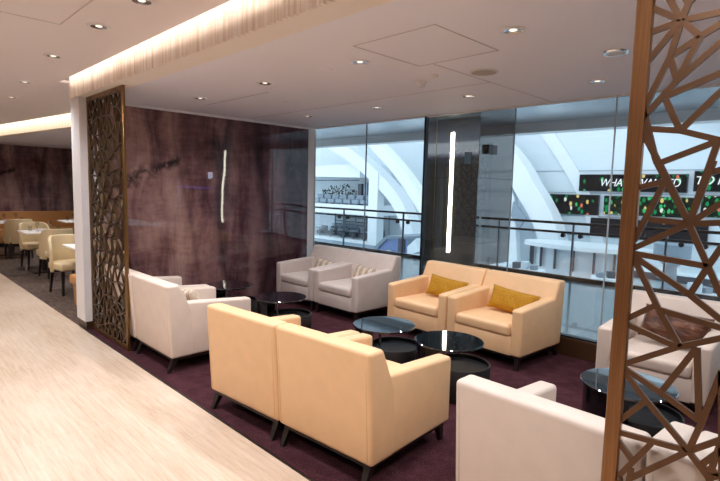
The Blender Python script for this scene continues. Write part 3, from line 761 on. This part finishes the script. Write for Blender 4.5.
rowput(ls2, [(-36.4+1.0*i, 31.1+.35*(i % 3), -2.62) for i in range(8)], lambda i: 'dark seat on the lower terrace, %s from the left' % ordn[i], 'dark seats of the lower terrace')
rowput(ct, [(-36.0+1.5*i, 30.5, -2.62) for i in range(5)], lambda i: 'grey round table on the lower terrace, %s from the left' % ordn[i], 'tables of the lower terrace')
r = thing('counter', 'long dim counter with shelves at the back of the lower terrace', 'counter', (-34,33.2,-2.62)); obj('body', box(-3, 3, -.3, .3, 0, 1.0), 'outgrey', r, smooth=False); obj('shelf', box(-3, 3, .2, .4, 1.2, 1.26), 'outdark', r, smooth=False); obj('shelf', box(-3, 3, .2, .4, 1.6, 1.66), 'outdark', r, smooth=False)
for i in range(6):
    o = obj('shop_mullion', box(-36.3+1.4*i, -36.2+1.4*i, 32.6, 32.7, -2.62, -.46), 'outgrey', smooth=False); tag(o, 'thin upright post of the lower terrace shopfront, %s from the left' % ordn[i], 'post', 'posts of the lower terrace shopfront')
# bridge edge with small pink sign and sloping stair canopy
r = thing('walkway_fascia', 'grey fascia with a small pink sign low behind the window', 'fascia', (-30,27.6,-2.9)); obj('band', box(-8, 5.5, -.2, .2, -.5, .35), 'outgrey', r, smooth=False)
sg = obj('sign', box(3.1, 3.75, -.24, -.2, -.1, .12), 'pinksign', r, smooth=False); sg['label'] = 'glowing pink sign'
r = thing('stair_canopy', 'sloping grey glass canopy beyond the railing left of the column', 'canopy', (-13.4,16,-3))
obj('roof', prism([(-1.3,1.95), (-.2,2.85), (.85,2.9), (.85,2.8), (-.15,2.72), (-1.25,1.8)], -1, 1, 'y'), 'outgrey', r, smooth=False)
obj('side_panel', prism([(-1.2,0), (-1.2,1.8), (-.15,2.72), (.8,2.8), (.8,0)], -.9, -.84, 'y'), simple('blue_panel', (112,136,186), .5), r, smooth=False)
obj('frame', sweep(smooth_path([(-.5,-1.0,0), (-.45,-1.0,1.6), (-.2,-1.0,2.2), (.25,-1.0,2.1), (.6,-1.0,1.2), (.75,-1.0,0)]), .07, .07), 'outwhite', r)
obj('post', box(.5, .75, -1.05, -.85, 0, 2.8), 'outdark', r, smooth=False)

# right: screens on the atrium wall
SG = 'large dark screens on the atrium wall'
def wall_screen(x0, x1, z0, z1, mat, label):
    r = thing('wall_screen', label, 'screen', ((x0+x1)/2, 26.36, (z0+z1)/2), 0, SG); L, H = (x1-x0)/2, (z1-z0)/2
    obj('casing', box(-L, L, -.14, 0, -H, H), 'outdark', r, smooth=False)
    obj('display', box(-L+.02, L-.02, -.155, -.14, -H+.02, H-.02), mat, r, smooth=False)
    return r
def lettering(txt, parent, x, z, w, h):
    cu = bpy.data.curves.new('lettering', 'FONT'); cu.body = txt; cu.size = 1; cu.extrude = .01; cu.shear = .25; cu.space_character = .95
    tmp = bpy.data.objects.new('tmp_text', cu); C.objects.link(tmp); bpy.context.view_layer.update()
    me = bpy.data.meshes.new_from_object(tmp.evaluated_get(bpy.context.evaluated_depsgraph_get())); bpy.data.objects.remove(tmp)
    xs = [v.co.x for v in me.vertices]; ys = [v.co.y for v in me.vertices]
    for v in me.vertices:
        u = (v.co.x-min(xs))/(max(xs)-min(xs))*w; q = (v.co.y-min(ys))/(max(ys)-min(ys))*h
        v.co = (x+u, -.175+v.co.z, z+q)
    me.materials.clear(); me.materials.append(M['textwhite'])
    o = bpy.data.objects.new('lettering', me); C.objects.link(o); o.parent = parent; o['label'] = 'white italic capital letters reading %s' % txt
s = wall_screen(-10.55, -5.78, 1.88, 2.72, M['scr_sparse'], 'top left screen reading WHAT I WANTED, beside the bronze post')
lettering('WHAT I WANTED', s, -9.46+8.165, -.16, 3.43, .36)
s = wall_screen(-5.55, -.8, 1.95, 2.85, M['scr_sparse'], 'top right screen reading TO F, behind the near lattice')
lettering('TO F', s, -5.44+3.175, -.14, 1.05, .36)
wall_screen(-12.05, -9.52, .68, 1.70, M['scr_sparse'], 'dark screen in the middle row, left of the bronze post')
wall_screen(-9.28, -5.4, .76, 1.68, M['scr_busy'], 'screen crowded with green and yellow lights behind the bronze post')
wall_screen(-5.2, -1.2, .84, 1.78, M['scr_busy'], 'screen with green lights at the right edge behind the lattice')
wall_screen(-9.86, -4.85, -.28, .56, M['scr_dark'], 'lowest black screen just above the mall counters')
struct('floor', box(-12.5, 4, 11.5, 18.5, -1.6, -1.35), 'outwhite', smooth=False)
# kiosk island with dark fins
r = thing('kiosk', 'long curved pale kiosk island with thin dark fins in the atrium', 'kiosk', (-8.2,21.4,-3))
def stadium(L, rad, n=14):
    return [(L*math.cos(2*PI*i/(4*n))*1.0, rad*math.sin(2*PI*i/(4*n))) for i in range(4*n)]
obj('canopy', prism(stadium(2.6, 1.3), 2.45, 2.62, 'z'), 'outwhite', r, smooth=False)
obj('body', prism(stadium(2.2, 1.0), 0, 2.45, 'z'), simple('kiosk_blue_grey', (196,206,212), .4), r, smooth=False)
for i in range(8):
    a = R(190+20*i); obj('fin', box(2.3*math.cos(a)-.02, 2.3*math.cos(a)+.02, 1.1*math.sin(a)-.08, 1.1*math.sin(a)+.08, 1.6, 2.45), 'outdark', r, smooth=False)
r = thing('kiosk', 'second lower kiosk bar right of the curved island', 'kiosk', (-4.6,20.5,-3)); obj('body', box(-1.5, 2.4, -.7, .7, 0, 2.1, .2, 4), simple('kiosk_pale', (190,206,212), .4), r); obj('counter_band', box(-1.45, 2.35, -.75, -.7, 1.75, 2.0), 'outdark', r, smooth=False)
for i, (x, y, h, w) in enumerate([(-9.8,17.0,.4,1.1), (-8.1,16.2,.45,1.1), (-6.9,14.6,.4,1.1), (-5.4,16.4,.5,1.1), (-4.2,14.4,.4,1.0), (-2.9,16.0,.5,1.1)]):
    r = thing('display_stand', 'white low display stand on the mall platform, %s from the left' % ordn[i], 'display stand', (x, y, -1.35), R(10*i), 'display stands on the mall floor')
    obj('body', box(-w/2, w/2, -.35, .35, 0, h, .05, 2), 'outwhite', r)
    for k in range(3): obj('box', box(-w/2+.1+.3*k, -w/2+.3+.3*k, -.2, .1, h, h+.15+.05*((i+k) % 3)), ('outgrey', 'outdark', 'outpale')[(i+k) % 3], r, smooth=False)
for i, (x, y) in enumerate([(-10.6,14.8), (-9.1,13.6), (-8.9,15.2), (-7.6,13.2), (-6.0,13.4), (-6.2,15.4), (-4.9,12.9), (-3.3,13.6), (-3.4,12.6), (-2.0,14.2)]):
    r = thing('crate', 'white crate on the mall platform, %s of the front ones from the left' % ordn[i], 'crate', (x, y, -1.35), R(17*i), 'crates on the mall platform')
    obj('body', box(-.3, .3, -.22, .22, 0, .3+.04*(i % 3), .03, 2), 'outwhite', r); obj('lid', box(-.31, .31, -.23, .23, .3+.04*(i % 3), .34+.04*(i % 3), .01, 1), ('outpale', 'outgrey')[i % 2], r)
r = thing('information_totem', 'tall grey totem on the mall platform behind the near lattice', 'totem', (-4.1,17.5,-1.35)); obj('stem', lathe([(0,0), (.4,0), (.18,.3), (.16,.9), (.5,1.2), (.5,1.6), (0,1.6)], 20), 'outgrey', r)
r = thing('hanging_fan', 'small black cross shaped fitting hanging below the atrium roof at the upper right', 'ceiling fitting', (-1.45,12.6,4.6)); 
obj('arm', box(-.6, .6, -.03, .03, -.05, .03), 'blackmetal', r, smooth=False); obj('stem', tube((0,0,0), (0,0,1.5), .02, n=8), 'blackmetal', r)

# ------------------------------------------------------------ world, camera
w = bpy.data.worlds.new('sky'); sc.world = w; w.use_nodes = True
bg = w.node_tree.nodes['Background']; bg.inputs[0].default_value = (.84,.92,1.0,1); bg.inputs[1].default_value = 2.05

cam = bpy.data.cameras.new('camera'); co = bpy.data.objects.new('camera', cam); C.objects.link(co)
cam.sensor_width = 36; cam.lens = 503.71/720*36; cam.clip_start = .05; cam.clip_end = 300
Rm = [[0.703463, 0.710317, 0.02429], [0.087646, -0.052784, -0.994752], [-0.705307, 0.7019, -0.099388]]
M4 = Matrix(((Rm[0][0], -Rm[1][0], -Rm[2][0], 0), (Rm[0][1], -Rm[1][1], -Rm[2][1], 0), (Rm[0][2], -Rm[1][2], -Rm[2][2], 1.65), (0,0,0,1)))
co.matrix_world = M4
sc.camera = co
sc.view_settings.view_transform = 'Standard'; sc.view_settings.look = 'None'; sc.view_settings.gamma = 1; sc.view_settings.use_curve_mapping = False
sc.view_settings.exposure = 0.22
sc.cycles.use_denoising = True
sc.cycles.max_bounces = 12; sc.cycles.diffuse_bounces = 8; sc.cycles.glossy_bounces = 5; sc.cycles.transparent_max_bounces = 12
sc.cycles.caustics_reflective = False; sc.cycles.caustics_refractive = False; sc.cycles.sample_clamp_indirect = 6
